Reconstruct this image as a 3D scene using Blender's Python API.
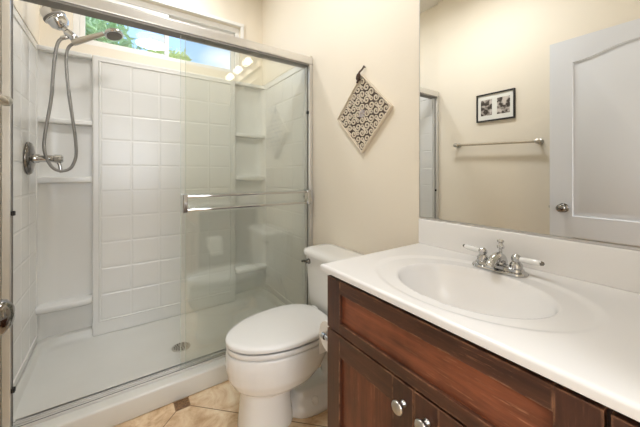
import bpy, bmesh, math, random
from mathutils import Vector, Matrix
R = math.radians
PI = math.pi
sc = bpy.context.scene
for o in list(bpy.data.objects):
    bpy.data.objects.remove(o)
COL = sc.collection

# ------------------------------------------------------------------ camera
CAMY, CAMZ = -1.136, 1.188
cam_d = bpy.data.cameras.new('camera')
cam_d.sensor_width = 36.0
cam_d.lens = 290.5 / 640 * 36
cam_d.shift_y = -40.0 / 640
cam_d.clip_start = 0.02
cam = bpy.data.objects.new('camera', cam_d)
COL.objects.link(cam)
cam.location = (0, CAMY, CAMZ)
cam.rotation_euler = (R(90), 0, R(55.3))
sc.camera = cam

# ------------------------------------------------------------------ world, sun, lamps, exposure
def world():
    w = bpy.data.worlds.new('sky')
    sc.world = w
    w.use_nodes = True
    nt = w.node_tree
    nt.nodes.clear()
    out = nt.nodes.new('ShaderNodeOutputWorld')
    bg = nt.nodes.new('ShaderNodeBackground')
    tc = nt.nodes.new('ShaderNodeTexCoord')
    mp = nt.nodes.new('ShaderNodeMapping')
    mp.inputs['Scale'].default_value = (1.6, 1.6, 3.2)
    n = nt.nodes.new('ShaderNodeTexNoise')
    n.inputs['Scale'].default_value = 1.7
    n.inputs['Detail'].default_value = 6
    cr = nt.nodes.new('ShaderNodeValToRGB')
    cr.color_ramp.elements[0].position = 0.46
    cr.color_ramp.elements[0].color = (0.38, 0.60, 0.98, 1)
    cr.color_ramp.elements[1].position = 0.64
    cr.color_ramp.elements[1].color = (0.95, 0.97, 1.0, 1)
    nt.links.new(tc.outputs['Generated'], mp.inputs['Vector'])
    nt.links.new(mp.outputs['Vector'], n.inputs['Vector'])
    nt.links.new(n.outputs['Fac'], cr.inputs['Fac'])
    nt.links.new(cr.outputs['Color'], bg.inputs['Color'])
    bg.inputs['Strength'].default_value = 1.5
    nt.links.new(bg.outputs['Background'], out.inputs['Surface'])
world()

def lamp(name, kind, loc, energy, color, size=None, rot=(0, 0, 0)):
    d = bpy.data.lights.new(name, kind)
    d.energy = energy
    d.color = color
    if kind == 'AREA':
        d.shape = 'DISK'
        d.size = size
    elif kind == 'POINT':
        d.shadow_soft_size = size
    elif kind == 'SUN':
        d.angle = R(1)
    o = bpy.data.objects.new(name, d)
    COL.objects.link(o)
    o.location = loc
    o.rotation_euler = rot
    return o

lamp('sun', 'SUN', (4, 2, 8), 6.0, (1.0, 0.95, 0.86), rot=(R(38), 0, R(158)))
BULBS = (-0.78, -0.51, -0.24)
CEIL_E, HALL_E, SHOWER_E, WINDOW_FILL_E = 12.0, 12.0, 6.5, 22.0
lamp('added_ceiling_fill', 'AREA', (-1.15, -0.80, 2.80), CEIL_E, (0.95, 0.975, 1.0), 0.34)  # added fill from above, paired with the unseen ceiling fixture
lamp('added_shower_fill', 'AREA', (-2.18, -0.78, 2.90), SHOWER_E, (0.95, 0.975, 1.0), 0.14)  # added fill to brighten the shower from overhead
lamp('added_hall_fill', 'AREA', (0.75, -0.95, 2.80), HALL_E, (0.95, 0.975, 1.0), 0.5)  # added fill in the unseen hall, without a fixture

# frontal fill light, set at an added hall window facing the open door
o_ = lamp('added_hall_window_fill', 'AREA', (1.28, -0.98, 1.50), WINDOW_FILL_E, (0.93, 0.965, 1.0), 1.0, rot=(0, R(90), 0))
o_.data.shape = 'RECTANGLE'
o_.data.size = 1.15
o_.data.size_y = 0.95

vs = sc.view_settings
vs.view_transform = 'Standard'
vs.look = 'None'
vs.gamma = 1
vs.use_curve_mapping = False
vs.exposure = 0.27
sc.cycles.use_denoising = True
sc.cycles.max_bounces = 14
sc.cycles.diffuse_bounces = 6
sc.cycles.glossy_bounces = 8
sc.cycles.transmission_bounces = 10
sc.cycles.transparent_max_bounces = 24
sc.cycles.caustics_reflective = False
sc.cycles.caustics_refractive = False
sc.cycles.sample_clamp_indirect = 6

# ------------------------------------------------------------------ materials
def s2l(c):
    return tuple(((v / 255) / 12.92 if v / 255 <= 0.04045 else ((v / 255 + 0.055) / 1.055) ** 2.4) for v in c) + (1,)

def mat(name, rgb, rough=0.5, metal=0.0, spec=0.5, noise=None, bump=None, coat=0.0):
    """noise = (scale, other rgb, amount); bump = (scale, strength)"""
    m = bpy.data.materials.new(name)
    m.use_nodes = True
    nt = m.node_tree
    b = nt.nodes['Principled BSDF']
    b.inputs['Base Color'].default_value = s2l(rgb)
    b.inputs['Roughness'].default_value = rough
    b.inputs['Metallic'].default_value = metal
    b.inputs['Specular IOR Level'].default_value = spec
    b.inputs['Coat Weight'].default_value = coat
    geo = nt.nodes.new('ShaderNodeNewGeometry')
    if noise:
        n = nt.nodes.new('ShaderNodeTexNoise')
        n.inputs['Scale'].default_value = noise[0]
        n.inputs['Detail'].default_value = 4
        nt.links.new(geo.outputs['Position'], n.inputs['Vector'])
        mx = nt.nodes.new('ShaderNodeMix')
        mx.data_type = 'RGBA'
        mx.inputs[6].default_value = s2l(rgb)
        mx.inputs[7].default_value = s2l(noise[1])
        ml = nt.nodes.new('ShaderNodeMath')
        ml.operation = 'MULTIPLY'
        ml.inputs[1].default_value = noise[2]
        nt.links.new(n.outputs['Fac'], ml.inputs[0])
        nt.links.new(ml.outputs[0], mx.inputs[0])
        nt.links.new(mx.outputs[2], b.inputs['Base Color'])
    if bump:
        n2 = nt.nodes.new('ShaderNodeTexNoise')
        n2.inputs['Scale'].default_value = bump[0]
        n2.inputs['Detail'].default_value = 3
        nt.links.new(geo.outputs['Position'], n2.inputs['Vector'])
        bp = nt.nodes.new('ShaderNodeBump')
        bp.inputs['Strength'].default_value = bump[1]
        bp.inputs['Distance'].default_value = 0.004
        nt.links.new(n2.outputs['Fac'], bp.inputs['Height'])
        nt.links.new(bp.outputs['Normal'], b.inputs['Normal'])
    return m

M = {}
M['wall'] = mat('cream_wall_paint', (236, 227, 211), 0.6, spec=0.3, noise=(1.3, (232, 222, 204), 0.6), bump=(90, 0.12))
M['ceiling'] = mat('ceiling_paint', (226, 221, 210), 0.8, spec=0.2, bump=(70, 0.1))
M['white_trim'] = mat('white_trim_paint', (236, 234, 230), 0.4)
M['door'] = mat('door_paint', (212, 213, 216), 0.45, noise=(4, (206, 207, 210), 0.6))
M['acrylic'] = mat('shower_acrylic', (226, 225, 222), 0.27, noise=(2.0, (218, 216, 210), 0.7))
M['pan'] = mat('shower_pan_acrylic', (220, 219, 214), 0.32, noise=(5.0, (206, 204, 197), 0.8), bump=(240, 0.08))
M['porcelain'] = mat('white_porcelain', (235, 234, 232), 0.12, coat=0.4)
M['seat'] = mat('white_seat_plastic', (234, 233, 231), 0.2)
M['counter'] = mat('cultured_marble', (235, 233, 231), 0.2, noise=(3.0, (231, 228, 225), 0.8))
M['chrome'] = mat('chrome', (198, 198, 198), 0.07, 1.0)
M['nickel'] = mat('brushed_nickel', (196, 192, 184), 0.28, 1.0, noise=(60, (176, 171, 162), 0.5))
M['alu'] = mat('satin_aluminium', (222, 220, 216), 0.3, 0.85, noise=(30, (212, 209, 204), 0.5))
M['white_alu'] = mat('pale_track_metal', (214, 211, 205), 0.35, 0.3)
M['alu_dark'] = mat('dark_track_recess', (120, 116, 110), 0.5, 0.2)
M['rubber'] = mat('black_rubber', (30, 29, 28), 0.6)
M['dark_chrome'] = mat('dark_chrome', (128, 124, 120), 0.12, 1.0)
M['hose'] = mat('grey_metal_hose', (150, 148, 145), 0.3, 0.9, bump=(700, 0.5))
M['bronze'] = mat('dark_metal_finial', (70, 62, 54), 0.4, 0.6)
M['bar_beige'] = mat('weathered_beige_bar', (196, 184, 162), 0.45, 0.2, noise=(60, (120, 108, 92), 0.55))
M['black_frame'] = mat('black_frame', (32, 29, 27), 0.4)
M['matboard'] = mat('picture_mat', (232, 231, 224), 0.8)
M['brown_board'] = mat('brown_backing', (92, 78, 68), 0.7, noise=(60, (70, 59, 51), 0.8))
M['cream_fret'] = mat('cream_fretwork', (226, 214, 194), 0.6, noise=(40, (206, 192, 170), 0.6))
M['grey_fret'] = mat('lavender_grey_rosette', (190, 182, 182), 0.6)
M['leather'] = mat('dark_leather', (70, 48, 34), 0.6)
M['paper'] = mat('toilet_paper', (245, 243, 240), 0.9, spec=0.1)
M['bark'] = mat('tree_bark', (110, 92, 70), 0.9, noise=(8, (70, 58, 44), 0.8))
M['leaf'] = mat('tree_leaves', (205, 220, 150), 0.5, noise=(3, (240, 242, 200), 0.9))
M['leaf_dark'] = mat('tree_leaves_deep', (172, 206, 168), 0.5, noise=(3, (222, 236, 200), 0.9))
M['ground'] = mat('garden_ground', (120, 118, 80), 0.9, noise=(1, (90, 96, 60), 0.8))
M['drawer_dark'] = mat('dark_cabinet_gap', (28, 19, 14), 0.8)

def emission(name, rgb, s):
    m = bpy.data.materials.new(name)
    m.use_nodes = True
    b = m.node_tree.nodes['Principled BSDF']
    b.inputs['Base Color'].default_value = s2l(rgb)
    b.inputs['Emission Color'].default_value = s2l(rgb)
    b.inputs['Emission Strength'].default_value = s
    return m
M['bulb'] = emission('lit_frosted_bulb', (255, 246, 230), 6.0)
M['added_lamp_glass'] = emission('added_lit_ceiling_glass', (255, 250, 242), 3.0)  # glow of the added ceiling fixture

def nmath(nt, op, a, b=None):
    n = nt.nodes.new('ShaderNodeMath')
    n.operation = op
    for i, v in enumerate((a, b)):
        if v is None:
            continue
        if isinstance(v, (int, float)):
            n.inputs[i].default_value = v
        else:
            nt.links.new(v, n.inputs[i])
    return n.outputs[0]

def mixc(nt, fac, a, b):
    mx = nt.nodes.new('ShaderNodeMix')
    mx.data_type = 'RGBA'
    if isinstance(fac, (int, float)):
        mx.inputs[0].default_value = fac
    else:
        nt.links.new(fac, mx.inputs[0])
    for i, v in ((6, a), (7, b)):
        if isinstance(v, tuple):
            mx.inputs[i].default_value = v
        else:
            nt.links.new(v, mx.inputs[i])
    return mx.outputs[2]

def glass(name, tint, refl=1.0):
    m = bpy.data.materials.new(name)
    m.use_nodes = True
    nt = m.node_tree
    nt.nodes.clear()
    out = nt.nodes.new('ShaderNodeOutputMaterial')
    tr = nt.nodes.new('ShaderNodeBsdfTransparent')
    tr.inputs['Color'].default_value = tint
    gl = nt.nodes.new('ShaderNodeBsdfGlossy')
    gl.inputs['Roughness'].default_value = 0.0
    gl.inputs['Color'].default_value = (1, 1, 1, 1)
    # Schlick reflectance, the same on the front and the back face of the pane
    geo = nt.nodes.new('ShaderNodeNewGeometry')
    dt = nt.nodes.new('ShaderNodeVectorMath')
    dt.operation = 'DOT_PRODUCT'
    nt.links.new(geo.outputs['Incoming'], dt.inputs[0])
    nt.links.new(geo.outputs['Normal'], dt.inputs[1])
    inv = nmath(nt, 'SUBTRACT', 1.0, nmath(nt, 'ABSOLUTE', dt.outputs['Value']))
    f = nmath(nt, 'ADD', nmath(nt, 'MULTIPLY', nmath(nt, 'POWER', inv, 5.0), 0.94), 0.04 * refl)
    mx = nt.nodes.new('ShaderNodeMixShader')
    nt.links.new(f, mx.inputs[0])
    nt.links.new(tr.outputs[0], mx.inputs[1])
    nt.links.new(gl.outputs[0], mx.inputs[2])
    nt.links.new(mx.outputs[0], out.inputs['Surface'])
    return m
M['glass'] = glass('shower_glass', (0.968, 0.976, 0.960, 1), 1.6)
M['window_glass'] = glass('window_glass', (0.97, 0.98, 0.98, 1))
M['glass_edge'] = mat('pale_glass_edge', (206, 216, 206), 0.2)

def mirror_mat():
    m = bpy.data.materials.new('mirror_silver')
    m.use_nodes = True
    b = m.node_tree.nodes['Principled BSDF']
    b.inputs['Base Color'].default_value = (0.93, 0.935, 0.92, 1)
    b.inputs['Metallic'].default_value = 1
    b.inputs['Roughness'].default_value = 0.0
    return m
M['mirror'] = mirror_mat()

def wood(name, dark, mid, horizontal, wear=0.5):
    """stained wood with scratches along the grain and rubbed pale edges"""
    m = bpy.data.materials.new(name)
    m.use_nodes = True
    nt = m.node_tree
    b = nt.nodes['Principled BSDF']
    b.inputs['Roughness'].default_value = 0.34
    geo = nt.nodes.new('ShaderNodeNewGeometry')
    mp = nt.nodes.new('ShaderNodeMapping')
    mp.inputs['Scale'].default_value = (2.2, 12, 26) if horizontal else (26, 12, 2.2)
    nt.links.new(geo.outputs['Position'], mp.inputs['Vector'])
    def noise(vec, scale, detail, rough=0.6, dist=0.0):
        n = nt.nodes.new('ShaderNodeTexNoise')
        n.inputs['Scale'].default_value = scale
        n.inputs['Detail'].default_value = detail
        n.inputs['Roughness'].default_value = rough
        n.inputs['Distortion'].default_value = dist
        nt.links.new(vec, n.inputs['Vector'])
        return n.outputs['Fac']
    def ramp(f, p0, p1):
        r = nt.nodes.new('ShaderNodeMapRange')
        r.inputs['From Min'].default_value = p0
        r.inputs['From Max'].default_value = p1
        nt.links.new(f, r.inputs['Value'])
        return r.outputs['Result']
    g = noise(mp.outputs[0], 1.6, 8, 0.65, 0.6)
    big = noise(geo.outputs['Position'], 7.0, 3)
    fac = nmath(nt, 'ADD', nmath(nt, 'MULTIPLY', g, 0.7), nmath(nt, 'MULTIPLY', big, 0.45))
    col = mixc(nt, ramp(fac, 0.38, 0.78), s2l(dark), s2l(mid))
    fine = noise(mp.outputs[0], 7.0, 6, 0.7)
    scr = nmath(nt, 'MULTIPLY', ramp(fine, 0.57, 0.70), ramp(noise(geo.outputs['Position'], 6.5, 4), 0.46, 0.62))
    col = mixc(nt, nmath(nt, 'MULTIPLY', scr, wear), col, s2l((196, 140, 104)))
    bv = nt.nodes.new('ShaderNodeBevel')
    bv.samples = 6
    bv.inputs['Radius'].default_value = 0.007
    dt = nt.nodes.new('ShaderNodeVectorMath')
    dt.operation = 'DOT_PRODUCT'
    nt.links.new(bv.outputs[0], dt.inputs[0])
    nt.links.new(geo.outputs['Normal'], dt.inputs[1])
    edge = ramp(dt.outputs['Value'], 0.985, 0.90)
    edge = nmath(nt, 'MULTIPLY', edge, ramp(noise(geo.outputs['Position'], 30.0, 5), 0.42, 0.62))
    col = mixc(nt, nmath(nt, 'MULTIPLY', edge, 0.75), col, s2l((182, 132, 98)))
    nt.links.new(col, b.inputs['Base Color'])
    bp = nt.nodes.new('ShaderNodeBump')
    bp.inputs['Strength'].default_value = 0.15
    bp.inputs['Distance'].default_value = 0.002
    nt.links.new(fine, bp.inputs['Height'])
    nt.links.new(bp.outputs[0], b.inputs['Normal'])
    return m
M['wood_h'] = wood('red_brown_wood_horizontal', (70, 37, 24), (160, 92, 62), True, 0.8)
M['wood_v'] = wood('red_brown_wood_vertical', (64, 33, 21), (130, 72, 47), False, 0.4)
M['wood_dark_h'] = wood('dark_brown_wood_horizontal', (54, 32, 22), (96, 58, 41), True, 0.4)
M['wood_dark_v'] = wood('dark_brown_wood_vertical', (52, 31, 22), (90, 54, 39), False, 0.22)

def floor_mat():
    m = bpy.data.materials.new('travertine_floor_tile')
    m.use_nodes = True
    nt = m.node_tree
    b = nt.nodes['Principled BSDF']
    geo = nt.nodes.new('ShaderNodeNewGeometry')
    sp = nt.nodes.new('ShaderNodeSeparateXYZ')
    nt.links.new(geo.outputs['Position'], sp.inputs[0])
    T = 0.46
    x = nmath(nt, 'ADD', sp.outputs[0], 1.635)
    y = nmath(nt, 'ADD', sp.outputs[1], 0.868)
    k = 1 / math.sqrt(2) / T
    p = nmath(nt, 'MULTIPLY', nmath(nt, 'ADD', x, y), k)
    q = nmath(nt, 'MULTIPLY', nmath(nt, 'SUBTRACT', x, y), k)
    def near(v):
        return nmath(nt, 'MULTIPLY', nmath(nt, 'ABSOLUTE', nmath(nt, 'SUBTRACT', v, nmath(nt, 'ROUND', v))), T)
    a, c = near(p), near(q)
    grout = nmath(nt, 'LESS_THAN', nmath(nt, 'MINIMUM', a, c), 0.0022)
    s = nmath(nt, 'ADD', a, c)
    dot = nmath(nt, 'LESS_THAN', s, 0.047)
    ring = nmath(nt, 'MULTIPLY', nmath(nt, 'LESS_THAN', s, 0.051), nmath(nt, 'GREATER_THAN', s, 0.046))
    n1 = nt.nodes.new('ShaderNodeTexNoise')
    n1.inputs['Scale'].default_value = 9
    n1.inputs['Detail'].default_value = 9
    n1.inputs['Roughness'].default_value = 0.65
    n1.inputs['Distortion'].default_value = 0.8
    nt.links.new(geo.outputs['Position'], n1.inputs['Vector'])
    r = nt.nodes.new('ShaderNodeValToRGB')
    e = r.color_ramp.elements
    e[0].position = 0.34
    e[0].color = s2l((190, 152, 114))
    e[1].position = 0.66
    e[1].color = s2l((240, 222, 194))
    e2 = r.color_ramp.elements.new(0.5)
    e2.color = s2l((222, 194, 158))
    nt.links.new(n1.outputs['Fac'], r.inputs['Fac'])
    n2 = nt.nodes.new('ShaderNodeTexVoronoi')
    n2.inputs['Scale'].default_value = 140
    nt.links.new(geo.outputs['Position'], n2.inputs['Vector'])
    dc = mixc(nt, n2.outputs['Distance'], s2l((66, 48, 34)), s2l((150, 112, 74)))
    col = mixc(nt, grout, r.outputs['Color'], s2l((128, 98, 72)))
    col = mixc(nt, dot, col, dc)
    col = mixc(nt, ring, col, s2l((150, 118, 88)))
    nt.links.new(col, b.inputs['Base Color'])
    b.inputs['Roughness'].default_value = 0.42
    return m
M['floor'] = floor_mat()

def photo_mat(name, seed):
    m = bpy.data.materials.new(name)
    m.use_nodes = True
    nt = m.node_tree
    b = nt.nodes['Principled BSDF']
    geo = nt.nodes.new('ShaderNodeNewGeometry')
    n = nt.nodes.new('ShaderNodeTexNoise')
    n.noise_dimensions = '4D'
    n.inputs['W'].default_value = seed
    n.inputs['Scale'].default_value = 26
    n.inputs['Detail'].default_value = 2.5
    nt.links.new(geo.outputs['Position'], n.inputs['Vector'])
    r = nt.nodes.new('ShaderNodeValToRGB')
    r.color_ramp.elements[0].position = 0.44
    r.color_ramp.elements[0].color = s2l((58, 48, 42))
    r.color_ramp.elements[1].position = 0.58
    r.color_ramp.elements[1].color = s2l((205, 196, 188))
    nt.links.new(n.outputs['Fac'], r.inputs['Fac'])
    nt.links.new(r.outputs['Color'], b.inputs['Base Color'])
    b.inputs['Roughness'].default_value = 0.3
    return m

# ------------------------------------------------------------------ object helpers
ORG = {}
def thing(name, label, cat, loc, group=None):
    o = bpy.data.objects.new(name, None)
    o.empty_display_size = 0.05
    COL.objects.link(o)
    o.location = loc
    o['label'] = label
    o['category'] = cat
    if group:
        o['group'] = group
    ORG[o] = Vector(loc)
    return o

def obj(name, bm, m, parent=None, smooth=False, origin=None, angle=None):
    """Links one mesh. All bmesh coordinates are world coordinates."""
    if origin is None:
        if parent is not None:
            origin = ORG[parent]
        else:
            xs = [v.co for v in bm.verts]
            origin = Vector(((min(v.x for v in xs) + max(v.x for v in xs)) / 2,
                             (min(v.y for v in xs) + max(v.y for v in xs)) / 2, min(v.z for v in xs)))
    origin = Vector(origin)
    bmesh.ops.recalc_face_normals(bm, faces=bm.faces)
    for v in bm.verts:
        v.co -= origin
    me = bpy.data.meshes.new(name)
    bm.to_mesh(me)
    bm.free()
    me.materials.append(m)
    if smooth:
        me.polygons.foreach_set('use_smooth', [True] * len(me.polygons))
        if angle:
            me.set_sharp_from_angle(angle=R(angle))
    o = bpy.data.objects.new(name, me)
    COL.objects.link(o)
    ORG[o] = origin
    if parent is not None:
        o.parent = parent
        o.location = origin - ORG[parent]
    else:
        o.location = origin
    return o

def tag(o, label, cat, group=None):
    o['label'] = label
    o['category'] = cat
    if group:
        o['group'] = group
    return o

def struct(name, bm, m, smooth=False, angle=None, parent=None):
    o = obj(name, bm, m, parent, smooth=smooth, angle=angle)
    if parent is None:
        o['kind'] = 'structure'
    return o

def BM():
    return bmesh.new()

def box(bm, x0, x1, y0, y1, z0, z1, bev=0.0, seg=2):
    b = bmesh.new()
    vs_ = [b.verts.new((x, y, z)) for x in (x0, x1) for y in (y0, y1) for z in (z0, z1)]
    for f in ((0, 1, 3, 2), (4, 6, 7, 5), (0, 4, 5, 1), (2, 3, 7, 6), (0, 2, 6, 4), (1, 5, 7, 3)):
        b.faces.new([vs_[i] for i in f])
    bmesh.ops.recalc_face_normals(b, faces=b.faces)
    if bev:
        bmesh.ops.bevel(b, geom=list(b.edges), offset=bev, segments=seg, profile=0.5, affect='EDGES')
    merge(bm, b)
    return bm

def merge(bm, b):
    idx = {}
    for v in b.verts:
        idx[v] = bm.verts.new(v.co)
    for f in b.faces:
        try:
            bm.faces.new([idx[v] for v in f.verts])
        except ValueError:
            pass
    b.free()

def loft(bm, rings, cap=True, closed=True):
    rows = [[bm.verts.new(p) for p in r] for r in rings]
    n = len(rows[0])
    for a, b in zip(rows, rows[1:]):
        for i in range(n if closed else n - 1):
            j = (i + 1) % n
            bm.faces.new((a[i], a[j], b[j], b[i]))
    if cap:
        bm.faces.new(rows[0][::-1])
        bm.faces.new(rows[-1])
    return bm

def tube(bm, pts, r, n=10, cap=True):
    pts = [Vector(p) for p in pts]
    rs = r if isinstance(r, (list, tuple)) else [r] * len(pts)
    rings = []
    up = None
    for i, p in enumerate(pts):
        t = (pts[min(i + 1, len(pts) - 1)] - pts[max(i - 1, 0)]).normalized()
        if up is None:
            ref = Vector((0, 0, 1)) if abs(t.z) < 0.9 else Vector((1, 0, 0))
            up = (ref - t * ref.dot(t)).normalized()
        else:
            up = (up - t * up.dot(t)).normalized()
        sd = t.cross(up)
        rings.append([p + (up * math.cos(2 * PI * k / n) + sd * math.sin(2 * PI * k / n)) * rs[i] for k in range(n)])
    return loft(bm, rings, cap)

def lathe(bm, base, axis, prof, n=24):
    """prof = list of (radius, distance along axis)"""
    base, axis = Vector(base), Vector(axis).normalized()
    ref = Vector((0, 0, 1)) if abs(axis.z) < 0.9 else Vector((1, 0, 0))
    u = (ref - axis * ref.dot(axis)).normalized()
    w = axis.cross(u)
    rings = [[base + axis * d + (u * math.cos(2 * PI * k / n) + w * math.sin(2 * PI * k / n)) * max(r, 1e-4) for k in range(n)] for r, d in prof]
    return loft(bm, rings, True)

def smooth_path(pts, sub=6):
    P = [Vector(p) for p in pts]
    out = []
    for i in range(len(P) - 1):
        p0, p1, p2, p3 = P[max(i - 1, 0)], P[i], P[i + 1], P[min(i + 2, len(P) - 1)]
        for s in range(sub):
            t = s / sub
            out.append(0.5 * ((2 * p1) + (p2 - p0) * t + (2 * p0 - 5 * p1 + 4 * p2 - p3) * t * t + (3 * p1 - p0 - 3 * p2 + p3) * t ** 3))
    out.append(P[-1])
    return out

# ================================================================== ROOM SHELL
ROOM_R = 0.09                       # inner face of the door wall
TW = -1.536                         # inner face of the towel wall
SHX = -1.74                         # where the shower alcove begins
CZ = 2.92                           # ceiling
bm = BM(); box(bm, -2.75, 1.45, -2.1, 0.45, -0.06, 0.0); struct('floor', bm, M['floor'])
bm = BM(); box(bm, -2.75, 1.45, -2.1, 0.45, CZ, CZ + 0.1); struct('ceiling', bm, M['ceiling'])
bm = BM(); box(bm, SHX, ROOM_R + 0.12, 0.0, 0.12, 0.0, CZ); box(bm, -2.74, SHX, 0.03, 0.12, 0.0, CZ); box(bm, -2.62, SHX, 0.0, 0.03, 2.03, CZ)
struct('wall_mirror', bm, M['wall'])
bm = BM(); box(bm, SHX, ROOM_R + 0.12, TW - 0.16, TW, 0.0, CZ); box(bm, -2.74, SHX, TW - 0.16, -1.59, 0.0, CZ); box(bm, -2.62, SHX, -1.59, -1.566, 2.03, CZ)
struct('wall_towel', bm, M['wall'])
WX = -2.62
WY0, WY1, WZ0, WZ1 = -1.40, -0.215, 2.10, 2.535
bm = BM()
box(bm, WX - 0.12, WX, -1.70, WY0, 0, CZ); box(bm, WX - 0.12, WX, WY1, 0.12, 0, CZ)
box(bm, WX - 0.12, WX, WY0, WY1, 0, WZ0); box(bm, WX - 0.12, WX, WY0, WY1, WZ1, CZ)
struct('wall_window', bm, M['wall'])
DY0, DY1, DZ = -1.392, -0.59, 2.10
bm = BM()
box(bm, ROOM_R, ROOM_R + 0.12, TW, DY0, 0, CZ); box(bm, ROOM_R, ROOM_R + 0.12, DY1, 0.0, 0, CZ); box(bm, ROOM_R, ROOM_R + 0.12, DY0, DY1, DZ, CZ)
struct('wall_door', bm, M['wall'])
bm = BM()
box(bm, 1.32, 1.44, -2.0, -1.48, 0, CZ); box(bm, 1.32, 1.44, -0.48, 0.4, 0, CZ); box(bm, 1.32, 1.44, -1.48, -0.48, 0, 0.90); box(bm, 1.32, 1.44, -1.48, -0.48, 2.10, CZ); box(bm, ROOM_R + 0.12, 1.32, -2.0, -1.9, 0, CZ); box(bm, ROOM_R + 0.12, 1.32, 0.3, 0.4, 0, CZ)  # the opening is made for the added hall window
box(bm, ROOM_R, ROOM_R + 0.12, -1.9, TW - 0.16, 0, CZ); box(bm, ROOM_R, ROOM_R + 0.12, 0.12, 0.3, 0, CZ)
struct('wall_hall', bm, M['wall'])
# door casing
bm = BM()
for x0, x1 in ((ROOM_R - 0.012, ROOM_R), (ROOM_R + 0.12, ROOM_R + 0.132)):
    box(bm, x0, x1, DY0 - 0.06, DY0, 0, DZ + 0.06, 0.003); box(bm, x0, x1, DY1, DY1 + 0.05, 0, DZ + 0.06, 0.003); box(bm, x0, x1, DY0, DY1, DZ, DZ + 0.06, 0.003)
struct('trim_1', bm, M['white_trim'])
# baseboards
bm = BM(); box(bm, SHX + 0.08, -0.83, -0.012, 0.0, 0, 0.085, 0.003); struct('baseboard_mirror', bm, M['white_trim'])
bm = BM(); box(bm, SHX + 0.08, ROOM_R - 0.02, TW, TW + 0.012, 0, 0.085, 0.003); struct('baseboard_towel', bm, M['white_trim'])

# window: frame > sashes > panes
bm = BM()
fx0, fx1 = WX - 0.10, WX - 0.035
box(bm, fx0, fx1, WY0, WY1, WZ0, WZ0 + 0.03, 0.003); box(bm, fx0, fx1, WY0, WY1, WZ1 - 0.045, WZ1, 0.003)
box(bm, fx0, fx1, WY0, WY0 + 0.035, WZ0 + 0.03, WZ1 - 0.045, 0.003); box(bm, fx0, fx1, WY1 - 0.035, WY1, WZ0 + 0.03, WZ1 - 0.045, 0.003)
win = struct('window_1', bm, M['white_trim'])
for (a, b_, xo) in ((WY0 + 0.036, -0.80, -0.065), (-0.83, WY1 - 0.036, -0.095)):
    bm = BM()
    x0, x1 = WX + xo - 0.0, WX + xo + 0.024
    z0, z1 = WZ0 + 0.031, WZ1 - 0.046
    box(bm, x0, x1, a, b_, z0, z0 + 0.022, 0.002); box(bm, x0, x1, a, b_, z1 - 0.028, z1, 0.002)
    box(bm, x0, x1, a, a + 0.03, z0 + 0.022, z1 - 0.028, 0.002); box(bm, x0, x1, b_ - 0.03, b_, z0 + 0.022, z1 - 0.028, 0.002)
    s = obj('window_sash', bm, M['white_trim'], win)
    bm = BM(); box(bm, x0 + 0.010, x0 + 0.014, a + 0.029, b_ - 0.029, z0 + 0.021, z1 - 0.027)
    obj('window_pane', bm, M['window_glass'], s)
bm = BM()  # unseen hall window, added as a source for the frontal fill
for y0, y1, z0, z1 in ((-1.48, -1.44, 0.90, 2.10), (-0.52, -0.48, 0.90, 2.10), (-1.44, -0.52, 0.90, 0.94), (-1.44, -0.52, 2.06, 2.10), (-0.995, -0.965, 0.94, 2.06)):
    box(bm, 1.36, 1.40, y0, y1, z0, z1, 0.003)
hw_ = struct('added_window_2', bm, M['white_trim'])
bm = BM(); box(bm, 1.378, 1.382, -1.439, -0.521, 0.941, 2.059); obj('window_pane', bm, M['window_glass'], hw_)
bm = BM()
for x0, x1, y0, y1, z0, z1 in ((WX, WX + 0.018, WY0 - 0.03, WY1 + 0.03, WZ1, WZ1 + 0.03), (WX, WX + 0.018, WY1, WY1 + 0.03, WZ0 + 0.30, WZ1)):
    box(bm, x0, x1, y0, y1, z0, z1, 0.004)
struct('trim_2', bm, M['white_trim'])

# entry door, open against the towel wall (seen in the mirror)
DF = -1.345          # face towards the mirror
DX0, DX1 = -0.752, 0.06
bm = BM()
def arch(xc, hw, z_side, rise, n=22):
    """the cathedral arch of the upper panel, left to right"""
    pts = []
    for i in range(n + 1):
        u = -1 + 2 * i / n
        pts.append((xc + u * hw, z_side + rise * 0.5 * (1 + math.cos(PI * min(1, abs(u) * 1.04)))))
    return pts
def panel_outline(xa, xb, z0, z1, rise, ins):
    xc, hw = (xa + xb) / 2, (xb - xa) / 2 - ins
    top = arch(xc, hw, z1 - ins * 1.1, rise)
    return [(xc - hw, z0 + ins), (xc + hw, z0 + ins)] + top[::-1]
def door_panel(bm, xa, xb, z0, z1, rise):
    # recessed moulding ring then raised field, built as stepped outlines
    prof = ((0.0, 0.0), (0.004, 0.011), (0.018, 0.012), (0.045, 0.003))
    rows = []
    for ins, dep in prof:
        rows.append([bm.verts.new((x, DF - dep, z)) for x, z in panel_outline(xa, xb, z0, z1, rise, ins)])
    n = len(rows[0])
    for a, b in zip(rows, rows[1:]):
        for i in range(n):
            bm.faces.new((a[i], a[(i + 1) % n], b[(i + 1) % n], b[i]))
    bm.faces.new(rows[-1])
    return rows[0]
PXA, PXB = DX0 + 0.122, DX1 - 0.122
ZM, ZU, ZL0, ZL1, RISE = 0.905, 1.925, 0.22, 0.77, 0.05
up = door_panel(bm, PXA, PXB, ZM, ZU, RISE)
lo = door_panel(bm, PXA, PXB, ZL0, ZL1, 0.0)
V = lambda x, z: bm.verts.new((x, DF, z))
zt, zb = 2.082, 0.012
c = {k: V(*p) for k, p in dict(bl=(DX0, zb), br=(DX1, zb), tl=(DX0, zt), tr=(DX1, zt)).items()}
n_up = len(up)
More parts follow.
